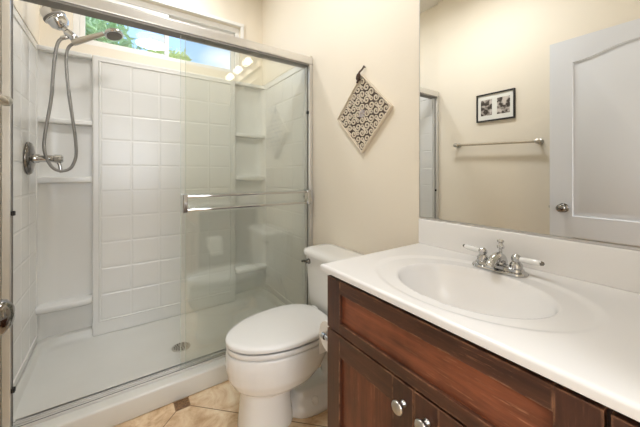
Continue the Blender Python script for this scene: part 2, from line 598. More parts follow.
# upper: order [bl, br, top reversed (right to left)]
bm.faces.new([c['tl'], c['tr']] + up[2:])                                  # top rail
ll, lr_ = lo[0], lo[1]
ltop = lo[2:]
bm.faces.new([up[0], up[1]] + ltop)                                        # lock rail
bm.faces.new([c['bl'], c['br'], lr_, ll])
bm.faces.new([c['tl'], up[-1], up[0], ltop[-1], ll, c['bl']])
bm.faces.new([c['tr'], c['br'], lr_, ltop[0], up[1], up[2]])
yb = DF - 0.038
b4 = [bm.verts.new((x, yb, z)) for x, z in ((DX0, zb), (DX1, zb), (DX1, zt), (DX0, zt))]
bm.faces.new(b4)
bm.faces.new((c['bl'], c['br'], b4[1], b4[0])); bm.faces.new((c['br'], c['tr'], b4[2], b4[1]))
bm.faces.new((c['tr'], c['tl'], b4[3], b4[2])); bm.faces.new((c['tl'], c['bl'], b4[0], b4[3]))
door = struct('door_1', bm, M['door'], smooth=True, angle=25)
KX, KZ = -0.676, 0.957
bm = BM()
lathe(bm, (KX, DF, KZ), (0, 1, 0), [(0.030, 0), (0.031, 0.004), (0.024, 0.009), (0.011, 0.014), (0.010, 0.030), (0.020, 0.036), (0.0275, 0.047), (0.026, 0.058), (0.016, 0.066), (0.001, 0.068)])
obj('door_knob', bm, M['dark_chrome'], door, smooth=True)
bm = BM(); box(bm, DX0 - 0.002, DX0, DF - 0.030, DF - 0.006, KZ - 0.03, KZ + 0.03); box(bm, DX0 - 0.011, DX0 - 0.002, DF - 0.024, DF - 0.012, KZ - 0.008, KZ + 0.008, 0.002)
obj('latch', bm, M['nickel'], door)
for z in (0.25, 1.05, 1.85):
    bm = BM(); tube(bm, [(DX1 + 0.008, DF + 0.004, z - 0.045), (DX1 + 0.008, DF + 0.004, z + 0.045)], 0.006, 10)
    obj('hinge', bm, M['nickel'], door, smooth=True, angle=40)

# ================================================================== SHOWER SURROUND
PX = -2.54                    # face of the tile panel
RX = -2.60                    # back of the corner recesses
YL, YR = -1.566, -0.006       # faces of the two end walls
PY0, PY1 = -1.288, -0.284     # tile panel between the recesses
ZT = 2.012
SB = 0.085
def tiles(bm, o, u, v, n, nu, nv, pu, pv, gap=0.006, h=0.0016):
    o, u, v, n = Vector(o), Vector(u), Vector(v), Vector(n)
    for i in range(nu):
        for j in range(nv):
            a0, a1, b0, b1 = i * pu + gap * 0.35, (i + 1) * pu - gap * 0.35, j * pv + gap * 0.35, (j + 1) * pv - gap * 0.35
            lo_ = [bm.verts.new(o + u * a + v * b - n * 0.0005) for a, b in ((a0, b0), (a1, b0), (a1, b1), (a0, b1))]
            s_ = 0.007
            hi = [bm.verts.new(o + u * a + v * b + n * h) for a, b in ((a0 + s_, b0 + s_), (a1 - s_, b0 + s_), (a1 - s_, b1 - s_), (a0 + s_, b1 - s_))]
            for k in range(4):
                bm.faces.new((lo_[k], lo_[(k + 1) % 4], hi[(k + 1) % 4], hi[k]))
            bm.faces.new(hi)
def raised_rim(bm, o, u, v, n, w, hgt, t=0.012, h=0.006):
    """a raised moulding around a tile field"""
    o, u, v, n = Vector(o), Vector(u), Vector(v), Vector(n)
    prof = ((-t, -0.0005), (-t * 0.7, h), (-t * 0.3, h), (0, -0.0005))
    rows = [[bm.verts.new(o + u * a + v * b + n * d) for a, b in ((i, i), (w - i, i), (w - i, hgt - i), (i, hgt - i))] for i, d in prof]
    for a, b in zip(rows, rows[1:]):
        for k in range(4):
            bm.faces.new((a[k], a[(k + 1) % 4], b[(k + 1) % 4], b[k]))
sur = thing('shower_surround', 'white moulded shower surround with tile-pattern walls and corner shelves under the small window', 'shower surround', (-2.2, -0.79, SB))
bm = BM()
box(bm, RX - 0.018, PX, PY0, PY1, 0.056, ZT, 0.012, 3)
Z0, PITCH, NROW = 0.162, 0.1805, 10
tiles(bm, (PX, PY0 + 0.048, Z0), (0, 1, 0), (0, 0, 1), (1, 0, 0), 5, NROW, (PY1 - PY0 - 0.096) / 5, PITCH)
raised_rim(bm, (PX, PY0 + 0.048, Z0), (0, 1, 0), (0, 0, 1), (1, 0, 0), PY1 - PY0 - 0.096, PITCH * NROW)
obj('back_panel', bm, M['acrylic'], sur)
for side in (-1, 1):
    yf = YL if side < 0 else YR
    yo = yf + side * 0.02
    bm = BM()
    box(bm, RX, -1.800, min(yf, yo), max(yf, yo), SB, ZT + 0.012, 0.006)
    nn = (0, -side, 0)
    tiles(bm, (-2.53, yf, Z0), (1, 0, 0), (0, 0, 1), nn, 4, NROW, 0.176, PITCH)
    raised_rim(bm, (-2.53, yf, Z0), (1, 0, 0), (0, 0, 1), nn, 0.704, PITCH * NROW)
    obj('end_panel', bm, M['acrylic'], sur)
    # recess: back with a rounded corner into the end wall
    ya, yb_ = (YL, PY0) if side < 0 else (YR, PY1)
    pts = [(RX - 0.018, ya), (RX - 0.018, yb_), (RX, yb_)]
    rc, rd = 0.105, 0.058
    for k in range(11):
        t = k / 10 * PI / 2
        pts.append((RX + rd - rd * math.cos(t), ya - side * rc + side * rc * math.sin(t)))
    bm = BM()
    loft(bm, [[(x, y, z) for x, y in pts] for z in (SB, ZT)])
    obj('recess_back', bm, M['acrylic'], sur, smooth=True, angle=35)
    # top lip with its small return
    bm = BM(); box(bm, RX, PX - 0.004, min(ya, yb_), max(ya, yb_), ZT - 0.03, ZT, 0.006)
    obj('top_lip', bm, M['acrylic'], sur)
    for zc, th in ((1.533, 0.032), (1.146, 0.042)):
        bm = BM(); box(bm, RX - 0.002, PX + 0.008, min(ya, yb_) - 0.001, max(ya, yb_) + 0.001, zc - th / 2, zc + th / 2, 0.008, 3)
        obj('corner_shelf', bm, M['acrylic'], sur, smooth=True, angle=40)
    # low foot shelf, rounded front
    bm = BM()
    s = -side
    prof = [(RX - 0.002, ya - s * 0.002), (RX - 0.002, yb_ + s * 0.001), (PX, yb_ + s * 0.001)]
    L = abs(yb_ - ya)
    fxx = PX + 0.045
    for k in range(9):
        a = PI / 2 * k / 8
        prof.append((PX + 0.045 * math.sin(a), yb_ + s * 0.001 - s * 0.05 * (1 - math.cos(a))))
    prof.append((fxx, ya + s * 0.03)); prof.append((fxx - 0.01, ya - s * 0.002))
    rings = []
    for zz, dx in ((0.296, 0.020), (0.302, 0.010), (0.315, 0.0), (0.330, 0.0), (0.337, 0.004), (0.340, 0.012)):
        rings.append([(x - dx if x > PX else x, y, zz) for x, y in prof])
    loft(bm, rings)
    obj('foot_shelf', bm, M['acrylic'], sur, smooth=True, angle=50)

# shower pan with curb
PANZ = 0.05
pan = thing('shower_pan', 'low white shower pan with curb between surround and tan tile floor', 'shower pan', (-2.13, -0.79, 0))
bm = BM()
# basin floor with a coved rim along the three walls
def rrect(x0, x1, y0, y1, r, n=6):
    pts = []
    for cx, cy, a0 in ((x1 - r, y1 - r, 0), (x0 + r, y1 - r, 90), (x0 + r, y0 + r, 180), (x1 - r, y0 + r, 270)):
        for k in range(n + 1):
            a = R(a0 + 90 * k / n)
            pts.append((cx + r * math.cos(a), cy + r * math.sin(a)))
    return pts
rows = []
for ins, z in ((0.0, 0.0), (0.0, 0.106), (0.008, 0.113), (0.022, 0.113), (0.034, 0.106), (0.042, 0.066), (0.055, 0.054), (0.085, PANZ)):
    rows.append([(x, y, z) for x, y in rrect(RX + ins, -1.795, YL + 0.001 + ins * 0.45, YR - 0.001 - ins * 0.45, 0.10 if ins else 0.02)])
loft(bm, rows)
obj('pan_floor', bm, M['pan'], pan, smooth=True, angle=40)
bm = BM(); box(bm, -1.800, -1.667, YL + 0.034, YR - 0.002, 0.0, 0.104, 0.010, 3)
obj('curb', bm, M['pan'], pan, smooth=True, angle=40)
# drain
dr = thing('shower_drain', 'round metal drain with dark holes in the middle of the shower pan', 'drain', (-2.085, -0.80, PANZ))
bm = BM(); lathe(bm, (-2.085, -0.80, PANZ), (0, 0, 1), [(0.056, 0.0), (0.056, 0.002), (0.050, 0.004), (0.02, 0.0045), (0.001, 0.0045)], 32)
obj('strainer', bm, M['nickel'], dr, smooth=True, angle=40)
bm = BM()
for rr, nn in ((0.014, 6), (0.028, 10), (0.040, 14)):
    for k in range(nn):
        a = 2 * PI * k / nn
        lathe(bm, (-2.085 + rr * math.cos(a), -0.80 + rr * math.sin(a), PANZ + 0.0046), (0, 0, 1), [(0.0042, 0), (0.0042, 0.0006)], 8)
obj('drain_holes', bm, M['rubber'], dr)

# shower door frame
fr = thing('shower_door_frame', 'satin metal shower door frame with header rail and side jambs above the curb', 'shower frame', (-1.765, -0.77, 0.104))
HX0, HX1 = -1.805, -1.725
HZ0, HZ1 = 1.953, 2.012
FY0, FY1 = TW, -0.0
bm = BM()
box(bm, HX0, HX1, FY0 + 0.002, FY1 - 0.002, HZ0 + 0.008, HZ1, 0.004)
obj('header_rail', bm, M['alu'], fr)
bm = BM(); box(bm, HX0 + 0.006, HX1 - 0.004, FY0 + 0.030, FY1 - 0.030, HZ0 - 0.004, HZ0 + 0.009)
obj('header_channel', bm, M['alu_dark'], fr)
for ya, yb_ in ((FY0 + 0.002, FY0 + 0.028), (FY1 - 0.030, FY1 - 0.002)):
    bm = BM(); box(bm, -1.762, HX1 - 0.002, ya, yb_, 0.105, HZ0 + 0.007, 0.003)
    j = obj('jamb', bm, M['alu'], fr)
    yi = yb_ if ya < -1 else ya
    sgn = 1 if ya < -1 else -1
    bm = BM(); box(bm, -1.756, -1.748, min(yi, yi + sgn * 0.005), max(yi, yi + sgn * 0.003), 0.12, HZ0 - 0.005)
    obj('jamb_channel', bm, M['alu_dark'], j)
    for z in ((0.275, 1.02) if ya < -1 else (1.62,)):
        bm = BM(); box(bm, -1.752, -1.735, min(yi, yi + sgn * 0.012), max(yi, yi + sgn * 0.012), z - 0.010, z + 0.010, 0.003)
        obj('bumper', bm, M['rubber'], j)
bm = BM()
box(bm, HX0 + 0.004, HX1 - 0.004, FY0 + 0.03, FY1 - 0.03, 0.1045, 0.108)
for x in (HX0 + 0.004, -1.768, HX1 - 0.010):
    box(bm, x, x + 0.006, FY0 + 0.03, FY1 - 0.03, 0.108, 0.116, 0.001)
tr = obj('bottom_track', bm, M['white_alu'], fr)
bm = BM()
for x0, x1 in ((HX0 + 0.024, -1.772), (-1.752, HX1 - 0.018)):
    box(bm, x0, x1, FY0 + 0.03, FY1 - 0.03, 0.108, 0.109)
obj('track_groove', bm, M['alu_dark'], tr)

# two sliding glass panels, both pushed to the right
def pane(x, y0, y1, label):
    t = thing('glass_door', label, 'shower door', (x, (y0 + y1) / 2, 0.111), 'sliding shower panes')
    bm = BM(); box(bm, x - 0.003, x + 0.003, y0, y1, 0.111, HZ0 - 0.006)
    obj('pane', bm, M['glass'], t)
    bm = BM(); box(bm, x - 0.0032, x + 0.0032, y0 - 0.0015, y0 - 0.0002, 0.111, HZ0 - 0.006)
    obj('pane_edge', bm, M['glass_edge'], t)
    return t
OX, IX = -1.747, -1.783
outer = pane(OX, -0.856, -0.040, 'outer clear sliding shower pane that carries the twin chrome towel rails')
inner = pane(IX, -0.826, -0.038, 'inner clear sliding shower pane behind the one with the towel rails')
tb = obj('towel_rail', BM(), M['chrome'], outer) if False else None
for z in (1.062, 0.988):
    bm = BM(); box(bm, OX + 0.036, OX + 0.048, -0.845, -0.050, z - 0.007, z + 0.007, 0.003, 3)
    obj('towel_rail', bm, M['chrome'], outer, smooth=True, angle=40)
for y in (-0.842, -0.052):
    bm = BM(); box(bm, OX + 0.0035, OX + 0.056, y - 0.013, y + 0.013, 0.974, 1.076, 0.004, 2)
    br = obj('rail_bracket', bm, M['chrome'], outer)
    bm = BM(); lathe(bm, (OX - 0.0035, y, 1.025), (-1, 0, 0), [(0.012, 0), (0.012, 0.004), (0.006, 0.006)], 16)
    obj('bracket_screw', bm, M['chrome'], br, smooth=True, angle=40)

# shower valve
VX, VZ = -2.31, 1.275
val = thing('shower_valve', 'round chrome shower valve plate with lever on the left end panel', 'shower valve', (VX, YL + 0.003, VZ))
bm = BM(); lathe(bm, (VX, YL + 0.0032, VZ), (0, 1, 0), [(0.094, 0), (0.095, 0.006), (0.088, 0.016), (0.060, 0.024), (0.034, 0.028), (0.001, 0.028)], 40)
obj('escutcheon', bm, M['dark_chrome'], val, smooth=True, angle=50)
bm = BM(); lathe(bm, (VX, YL + 0.030, VZ), (0, 1, 0), [(0.028, 0), (0.026, 0.02), (0.021, 0.026), (0.021, 0.085), (0.025, 0.088), (0.025, 0.118), (0.018, 0.126), (0.001, 0.127)], 28)
hd = obj('valve_stem', bm, M['chrome'], val, smooth=True, angle=40)
bm = BM()
tube(bm, smooth_path([(VX, YL + 0.128, VZ - 0.012), (VX + 0.002, YL + 0.140, VZ - 0.035), (VX + 0.004, YL + 0.146, VZ - 0.072), (VX + 0.004, YL + 0.150, VZ - 0.082)]), 0.0095, 12)
obj('valve_lever', bm, M['chrome'], val, smooth=True, angle=50)

# overhead arm, filter, bracket, hand shower and hose
SX = -2.28
hs = thing('hand_shower', 'chrome shower filter and hand shower with grey looping hose high on the left end panel', 'shower head', (SX, YL + 0.003, 2.14))
P = lambda px, py, x: (x, None, None)
def at_x(px, py, X):
    """where the line of sight through a photo pixel meets the plane x = X"""
    u = (px - 320) / 290.5
    f, r = Vector((-0.8221, 0.5693, 0)), Vector((0.5693, 0.8221, 0))
    d = f + r * u
    t = X / d.x
    return Vector((X, CAMY + d.y * t, CAMZ + (173.5 - py) / 290.5 * t))
a0 = Vector((SX, YL - 0.02, 2.19))
a1 = at_x(45.5, 6.5, SX)
a2 = at_x(64, 28.5, SX)
a3 = at_x(72.5, 37.5, SX)
bm = BM()
tube(bm, smooth_path([(SX, YL - 0.001, 2.20), (SX, YL + 0.03, 2.215), (SX, YL + 0.055, 2.205), a1 + (a1 - a2) * 0.15, a1]), 0.0105, 12)
obj('shower_arm', bm, M['chrome'], hs, smooth=True)
bm = BM()
ax = (a2 - a1)
L = ax.length
lathe(bm, a1, ax, [(0.012, -0.006), (0.022, 0), (0.042, 0.012), (0.052, 0.03), (0.052, L * 0.40), (0.056, L * 0.42), (0.056, L * 0.56), (0.052, L * 0.58), (0.049, L * 0.80), (0.030, L * 0.97), (0.014, L)], 28)
fil = obj('filter_housing', bm, M['chrome'], hs, smooth=True, angle=35)
bm = BM(); lathe(bm, a1, ax, [(0.0565, L * 0.44), (0.0580, L * 0.46), (0.0580, L * 0.52), (0.0565, L * 0.54)], 28)
obj('filter_band', bm, M['alu_dark'], fil, smooth=True)
bm = BM(); tube(bm, [a2 - ax * 0.02, a2 + (a3 - a2) * 0.45, a3], [0.016, 0.015, 0.020], 14)
lathe(bm, a3 - Vector((0, 0.012, -0.014)), (0, 0.7, -0.6), [(0.018, -0.024), (0.023, -0.016), (0.023, 0.030), (0.018, 0.040)], 18)
lathe(bm, at_x(65, 37.5, SX), (0, -0.7, -0.35), [(0.012, -0.012), (0.012, 0.016), (0.009, 0.022)], 14)
obj('diverter_bracket', bm, M['chrome'], hs, smooth=True, angle=40)
h0, h1 = at_x(76, 42, SX + 0.02), at_x(104, 33.5, SX + 0.06)
bm = BM()
tube(bm, [h0 - (h1 - h0) * 0.12, h0, h0.lerp(h1, 0.4), h0.lerp(h1, 0.8), h1], [0.016, 0.0185, 0.017, 0.014, 0.013], 16)
obj('hand_grip', bm, M['nickel'], hs, smooth=True, angle=50)
hc = at_x(114, 35.0, SX + 0.06)
bm = BM(); lathe(bm, hc, (0.28, 0.26, -1), [(0.012, -0.034), (0.028, -0.030), (0.046, -0.016), (0.050, -0.004), (0.050, 0.004), (0.046, 0.008), (0.001, 0.009)], 30)
sh = obj('spray_head', bm, M['chrome'], hs, smooth=True, angle=40)
bm = BM()
dv = Vector((0.28, 0.26, -1)).normalized()
lathe(bm, hc + dv * 0.0092, dv, [(0.040, 0), (0.040, 0.0015), (0.001, 0.002)], 28)
obj('spray_face', bm, M['alu_dark'], sh)
hose_px = [(64, 38), (59, 41), (55.5, 52), (53, 75), (51, 100), (46, 128), (44, 146), (46.5, 158), (53, 168), (62, 171), (71, 167.5), (76, 156), (75.5, 140), (73, 122), (69.5, 98), (66.8, 74), (66.5, 56), (69, 47), (75, 43)]
hp = [at_x(px, py, SX + 0.010 * math.sin(i)) for i, (px, py) in enumerate(hose_px)]
bm = BM(); tube(bm, smooth_path(hp, 6), 0.0085, 10)
obj('hose', bm, M['hose'], hs, smooth=True, angle=60)

# ================================================================== TOILET
TX = -1.30
toi = thing('toilet', 'white two-piece toilet with closed lid between the shower and the wooden vanity', 'toilet', (TX, -0.38, 0))
def egg(hw, yb_, yf, z, n=40, sq=2.0, cy=None):
    """egg outline: round front at yf, blunter back at yb_ (y grows to the wall)"""
    cy = yb_ - (yb_ - yf) * 0.42 if cy is None else cy
    pts = []
    for k in range(n):
        a = 2 * PI * k / n
        s_, c_ = math.sin(a), math.cos(a)
        e = 2.0 / sq
        if s_ >= 0:
            x = math.copysign(abs(c_) ** (2 / 2.6), c_) * hw
            y = cy + (yb_ - cy) * abs(s_) ** (2 / 2.6)
        else:
            x = math.copysign(abs(c_) ** e, c_) * hw
            y = cy - (cy - yf) * abs(s_) ** e
        pts.append((TX + x, y, z))
    return pts
bm = BM()
# bowl
prof = [(0.085, -0.38, -0.62, 0.172), (0.125, -0.34, -0.670, 0.190), (0.153, -0.31, -0.708, 0.220), (0.172, -0.27, -0.732, 0.260), (0.181, -0.24, -0.742, 0.310), (0.184, -0.225, -0.744, 0.345), (0.183, -0.215, -0.741, 0.370), (0.180, -0.22, -0.738, 0.3795)]
loft(bm, [egg(*p) for p in prof])
# tank shelf behind the bowl
b2 = bmesh.new(); box(b2, TX - 0.115, TX + 0.115, -0.27, -0.03, 0.30, 0.384, 0.025, 3); merge(bm, b2)
# front pedestal column
prof = [(0.108, -0.43, -0.685, 0.0), (0.106, -0.43, -0.683, 0.03), (0.102, -0.435, -0.678, 0.07), (0.100, -0.44, -0.672, 0.13), (0.102, -0.44, -0.670, 0.19), (0.110, -0.42, -0.670, 0.23), (0.11, -0.40, -0.66, 0.26)]
loft(bm, [egg(*p, sq=2.6) for p in prof])
# trapway bulge and bolted foot at the back
tube(bm, smooth_path([(TX, -0.36, 0.27), (TX, -0.30, 0.285), (TX, -0.22, 0.26), (TX, -0.17, 0.20), (TX, -0.15, 0.10), (TX, -0.15, 0.02)], 5), [0.066] * 26, 20)
prof = [(0.125, -0.09, -0.45, 0.0), (0.124, -0.09, -0.45, 0.025), (0.112, -0.10, -0.44, 0.045), (0.075, -0.12, -0.42, 0.065), (0.06, -0.13, -0.41, 0.09)]
loft(bm, [egg(*p, sq=3) for p in prof])
bowl = obj('bowl', bm, M['porcelain'], toi)
md = bowl.modifiers.new('remesh', 'REMESH'); md.mode = 'VOXEL'; md.voxel_size = 0.006; md.use_smooth_shade = True
md = bowl.modifiers.new('smooth', 'SMOOTH'); md.factor = 0.5; md.iterations = 8
for sx in (-1, 1):
    bm = BM(); lathe(bm, (TX + sx * 0.092, -0.33, 0.050), (0.25 * sx, 0, 1), [(0.018, -0.006), (0.0185, 0.006), (0.016, 0.016), (0.009, 0.022), (0.001, 0.0235)], 20)
    obj('bolt_cap', bm, M['seat'], toi, smooth=True, angle=60)
# seat and lid
def slab(prof, cy=None):
    b = BM()
    loft(b, [egg(*p, cy=cy) for p in prof])
    return b
bm = slab([(0.168, -0.240, -0.720, 0.3865), (0.182, -0.2275, -0.736, 0.3870), (0.185, -0.227, -0.739, 0.392), (0.185, -0.227, -0.739, 0.402), (0.182, -0.228, -0.736, 0.4075), (0.172, -0.238, -0.724, 0.4072), (0.150, -0.26, -0.70, 0.401), (0.10, -0.30, -0.65, 0.396)])
obj('seat', bm, M['seat'], toi, smooth=True, angle=50)
bm = slab([(0.10, -0.30, -0.65, 0.434), (0.160, -0.250, -0.712, 0.434), (0.172, -0.238, -0.726, 0.4190), (0.181, -0.230, -0.736, 0.4182), (0.1865, -0.2245, -0.7425, 0.4192), (0.187, -0.224, -0.743, 0.429), (0.186, -0.225, -0.742, 0.434), (0.180, -0.230, -0.736, 0.4395), (0.165, -0.24, -0.72, 0.4425), (0.11, -0.29, -0.66, 0.4455), (0.03, -0.40, -0.55, 0.4465)])
obj('lid', bm, M['seat'], toi, smooth=True, angle=60)
for sx in (-1, 1):
    bm = BM(); box(bm, TX + sx * 0.075 - 0.022, TX + sx * 0.075 + 0.022, -0.236, -0.212, 0.386, 0.434, 0.006, 3)
    obj('hinge', bm, M['seat'], toi, smooth=True, angle=50)
# tank
def rr(x0, x1, y0, y1, r, z):
    return [(x, y, z) for x, y in rrect(x0, x1, y0, y1, r, 6)]
TL, TRX = -1.515, -1.085
bm = BM()
loft(bm, [rr(TL + 0.035, TRX - 0.035, -0.180, -0.035, 0.03, 0.386), rr(TL + 0.020, TRX - 0.020, -0.192, -0.028, 0.04, 0.40), rr(TL + 0.012, TRX - 0.012, -0.200, -0.024, 0.045, 0.46), rr(TL + 0.004, TRX - 0.004, -0.206, -0.020, 0.045, 0.62), rr(TL, TRX, -0.208, -0.018, 0.045, 0.698)])
obj('tank', bm, M['porcelain'], toi, smooth=True, angle=45)
bm = BM()
loft(bm, [rr(TL - 0.006, TRX + 0.006, -0.214, -0.014, 0.05, 0.699), rr(TL - 0.014, TRX + 0.014, -0.223, -0.010, 0.055, 0.705), rr(TL - 0.015, TRX + 0.015, -0.224, -0.009, 0.055, 0.722), rr(TL - 0.009, TRX + 0.009, -0.218, -0.012, 0.055, 0.735), rr(TL + 0.01, TRX - 0.01, -0.20, -0.025, 0.05, 0.741), rr(TL + 0.06, TRX - 0.06, -0.16, -0.06, 0.03, 0.7425)])
obj('tank_lid', bm, M['porcelain'], toi, smooth=True, angle=50)
bm = BM()
lathe(bm, (TL + 0.060, -0.206, 0.668), (0, -1, 0), [(0.016, 0), (0.016, 0.006), (0.011, 0.010), (0.010, 0.022), (0.001, 0.023)], 18)
tube(bm, smooth_path([(TL + 0.060, -0.224, 0.668), (TL + 0.035, -0.230, 0.668), (TL + 0.022, -0.231, 0.662)]), [0.007] * 13, 10)
obj('flush_lever', bm, M['dark_chrome'], toi, smooth=True, angle=50)
bm = BM()
lathe(bm, (-1.50, -0.012, 0.18), (0, -1, 0), [(0.022, 0.0), (0.022, 0.004), (0.008, 0.006), (0.008, 0.03), (0.014, 0.032), (0.014, 0.06), (0.008, 0.062)], 18)
tube(bm, smooth_path([(-1.50, -0.062, 0.19), (-1.50, -0.075, 0.25), (-1.47, -0.09, 0.33), (-1.455, -0.10, 0.386)]), 0.0055, 10)
obj('water_supply', bm, M['chrome'], toi, smooth=True, angle=50)

# ================================================================== VANITY
VL, VR = -0.796, 0.078       # cabinet ends
VF = -0.536                  # face of the carcass; doors stand 18 mm proud
CB = 0.854                   # underside of the counter
van = thing('vanity_cabinet', 'worn red-brown wooden vanity cabinet under the white sink counter', 'cabinet', ((VL + VR) / 2, -0.27, 0))
bm = BM()
box(bm, VL, VL + 0.018, VF + 0.002, -0.013, 0, CB - 0.012)
box(bm, VR - 0.018, VR, VF + 0.002, -0.002, 0, CB - 0.012)
box(bm, VL + 0.018, VR - 0.018, VF + 0.07, VF + 0.088, 0, 0.098)
box(bm, VL + 0.018, VR - 0.018, VF + 0.002, -0.03, 0.098, 0.115)
box(bm, VL + 0.018, VR - 0.018, -0.03, -0.014, 0.115, 0.70)
obj('carcass', bm, M['wood_dark_v'], van)
bm = BM()
f0, f1 = VF - 0.0005, VF + 0.018
box(bm, VL + 0.0, VL + 0.05, f0, f1, 0.098, CB - 0.012, 0.0005); box(bm, -0.19, -0.106, f0, f1, 0.098, CB - 0.012, 0.0005); box(bm, VR - 0.03, VR, f0, f1, 0.098, CB - 0.012, 0.0005)
box(bm, VL + 0.05, -0.19, f0, f1, CB - 0.035, CB - 0.012, 0.0005); box(bm, VL + 0.05, -0.19, f0, f1, 0.65, 0.69, 0.001); box(bm, VL + 0.05, -0.19, f0, f1, 0.098, 0.13, 0.001)
box(bm, -0.106, VR - 0.03, f0, f1, CB - 0.035, CB - 0.012, 0.0005); box(bm, -0.106, VR - 0.03, f0, f1, 0.64, 0.67, 0.001); box(bm, -0.106, VR - 0.03, f0, f1, 0.36, 0.39, 0.001); box(bm, -0.106, VR - 0.03, f0, f1, 0.098, 0.13, 0.001)
obj('face_frame', bm, M['wood_dark_v'], van)
def shaker(name, x0, x1, z0, z1, st, rail_t, rail_b, panel_mat, frame_v, frame_h, st_r=None):
    """frame-and-panel front, 19 mm thick with a recessed centre panel"""
    st_r = st if st_r is None else st_r
    y0, y1 = VF - 0.0195, VF - 0.001
    bm = BM(); box(bm, x0 + st - 0.004, x1 - st_r + 0.004, y0 + 0.011, y1 - 0.002, z0 + rail_b - 0.004, z1 - rail_t + 0.004)
    d = obj(name, bm, panel_mat, van)
    for xa, xb in ((x0, x0 + st), (x1 - st_r, x1)):
        bm = BM(); box(bm, xa, xb, y0, y1, z0, z1, 0.0005, 1)
        obj('stile', bm, frame_v, d)
    for za, zb in ((z1 - rail_t, z1), (z0, z0 + rail_b)):
        bm = BM(); box(bm, x0 + st, x1 - st_r, y0 + 0.0004, y1, za, zb, 0.0005, 1)
        obj('rail', bm, frame_h, d)
    return d
def knob(x, z, parent):
    bm = BM(); lathe(bm, (x, VF - 0.0195, z), (0, -1, 0), [(0.0085, 0), (0.0085, 0.003), (0.006, 0.006), (0.0055, 0.014), (0.009, 0.018), (0.0158, 0.021), (0.0168, 0.024), (0.0150, 0.028), (0.008, 0.0305), (0.001, 0.031)], 24)
    obj('knob', bm, M['nickel'], parent, smooth=True, angle=60)
shaker('false_drawer_front', VL + 0.002, -0.1125, 0.674, CB - 0.011, 0.066, 0.043, 0.032, M['wood_h'], M['wood_dark_v'], M['wood_dark_h'], 0.060)
d1 = shaker('door', VL + 0.002, -0.4455, 0.105, 0.668, 0.064, 0.068, 0.07, M['wood_v'], M['wood_dark_v'], M['wood_dark_h'])
knob(-0.474, 0.618, d1)
d2 = shaker('door', -0.4425, -0.1125, 0.105, 0.668, 0.064, 0.068, 0.07, M['wood_v'], M['wood_dark_v'], M['wood_dark_h'])
knob(-0.407, 0.618, d2)
for z0, z1 in ((0.66, CB - 0.012), (0.385, 0.652), (0.105, 0.377)):
    dd = shaker('drawer', -0.105, VR - 0.006, z0, z1, 0.045, 0.045, 0.045, M['wood_v'], M['wood_dark_v'], M['wood_dark_h'])
    knob(-0.016, (z0 + z1) / 2, dd)

# countertop with integral oval basin and backsplash
CT = 0.875
CX0, CX1, CY0_, CY1_ = -0.828, 0.085, -0.562, -0.003
BX, BY, BRX, BRY = -0.445, -0.318, 0.198, 0.156
def sstep(a, b, t):
    t = max(0, min(1, (t - a) / (b - a)))
    return t * t * (3 - 2 * t)
def ctop(x, y):
    z = CT
    r = math.hypot((x - BX) / BRX, (y - BY) / BRY)
    ro = math.hypot((x - BX + 0.005) / 0.300, (y - BY - 0.008) / 0.222)
    z -= 0.005 * (1 - sstep(0.90, 1.0, ro))
    if r < 1.06:
        q = max(0.0, 1 - r / 1.06)
        z -= 0.135 * (1 - (1 - min(1, q * 1.35)) ** 2.3) * sstep(0, 0.05, q)
        z -= 0.020 * sstep(0.35, 1.0, q)
    # front edge rolls over
    d = min(y - CY0_, x - CX0, CX1 - x)
    if d < 0.008:
        z -= 0.008 - math.sqrt(max(0, 0.008 ** 2 - (0.008 - d) ** 2))
    return z
van_top = thing('sink_counter', 'white cultured marble vanity counter with moulded oval basin and backsplash', 'sink counter', ((CX0 + CX1) / 2, -0.28, CB))
bm = BM()
nx, ny = 230, 140
def gpts(a, b, n, e):
    # finer steps near the rolled edges
    base = [a + (b - a) * i / n for i in range(n + 1)]
    extra = [a + e_ for e_ in e] + [b - e_ for e_ in e]
    return sorted(set(round(v, 5) for v in base + extra))
gx = gpts(CX0, CX1, nx, (0.0005, 0.0012, 0.0022, 0.0058)); gy = gpts(CY0_, CY1_, ny, (0.0005, 0.0012, 0.0022, 0.0058))
grid = [[bm.verts.new((x, y, ctop(x, y))) for y in gy] for x in gx]
for i in range(len(gx) - 1):
    for j in range(len(gy) - 1):
        bm.faces.new((grid[i][j], grid[i + 1][j], grid[i + 1][j + 1], grid[i][j + 1]))
loop = [grid[i][0] for i in range(len(gx))] + [grid[-1][j] for j in range(1, len(gy))] + [grid[i][-1] for i in range(len(gx) - 2, -1, -1)] + [grid[0][j] for j in range(len(gy) - 2, 0, -1)]
low = [bm.verts.new((v.co.x, v.co.y, CB + 0.0006)) for v in loop]
for k in range(len(loop)):
    kk = (k + 1) % len(loop)
    bm.faces.new((loop[k], loop[kk], low[kk], low[k]))
obj('countertop', bm, M['counter'], van_top, smooth=True, angle=50)
bm = BM(); box(bm, CX0 + 0.001, CX1, -0.024, -0.002, CT - 0.001, 0.985, 0.005, 3)
obj('backsplash', bm, M['counter'], van_top, smooth=True, angle=40)
bzb = ctop(BX, BY)
bm = BM(); lathe(bm, (BX, BY, bzb), (0, 0, 1), [(0.022, -0.002), (0.022, 0.003), (0.017, 0.004), (0.016, 0.001), (0.001, 0.006)], 24)
obj('sink_drain', bm, M['chrome'], van_top, smooth=True, angle=40)

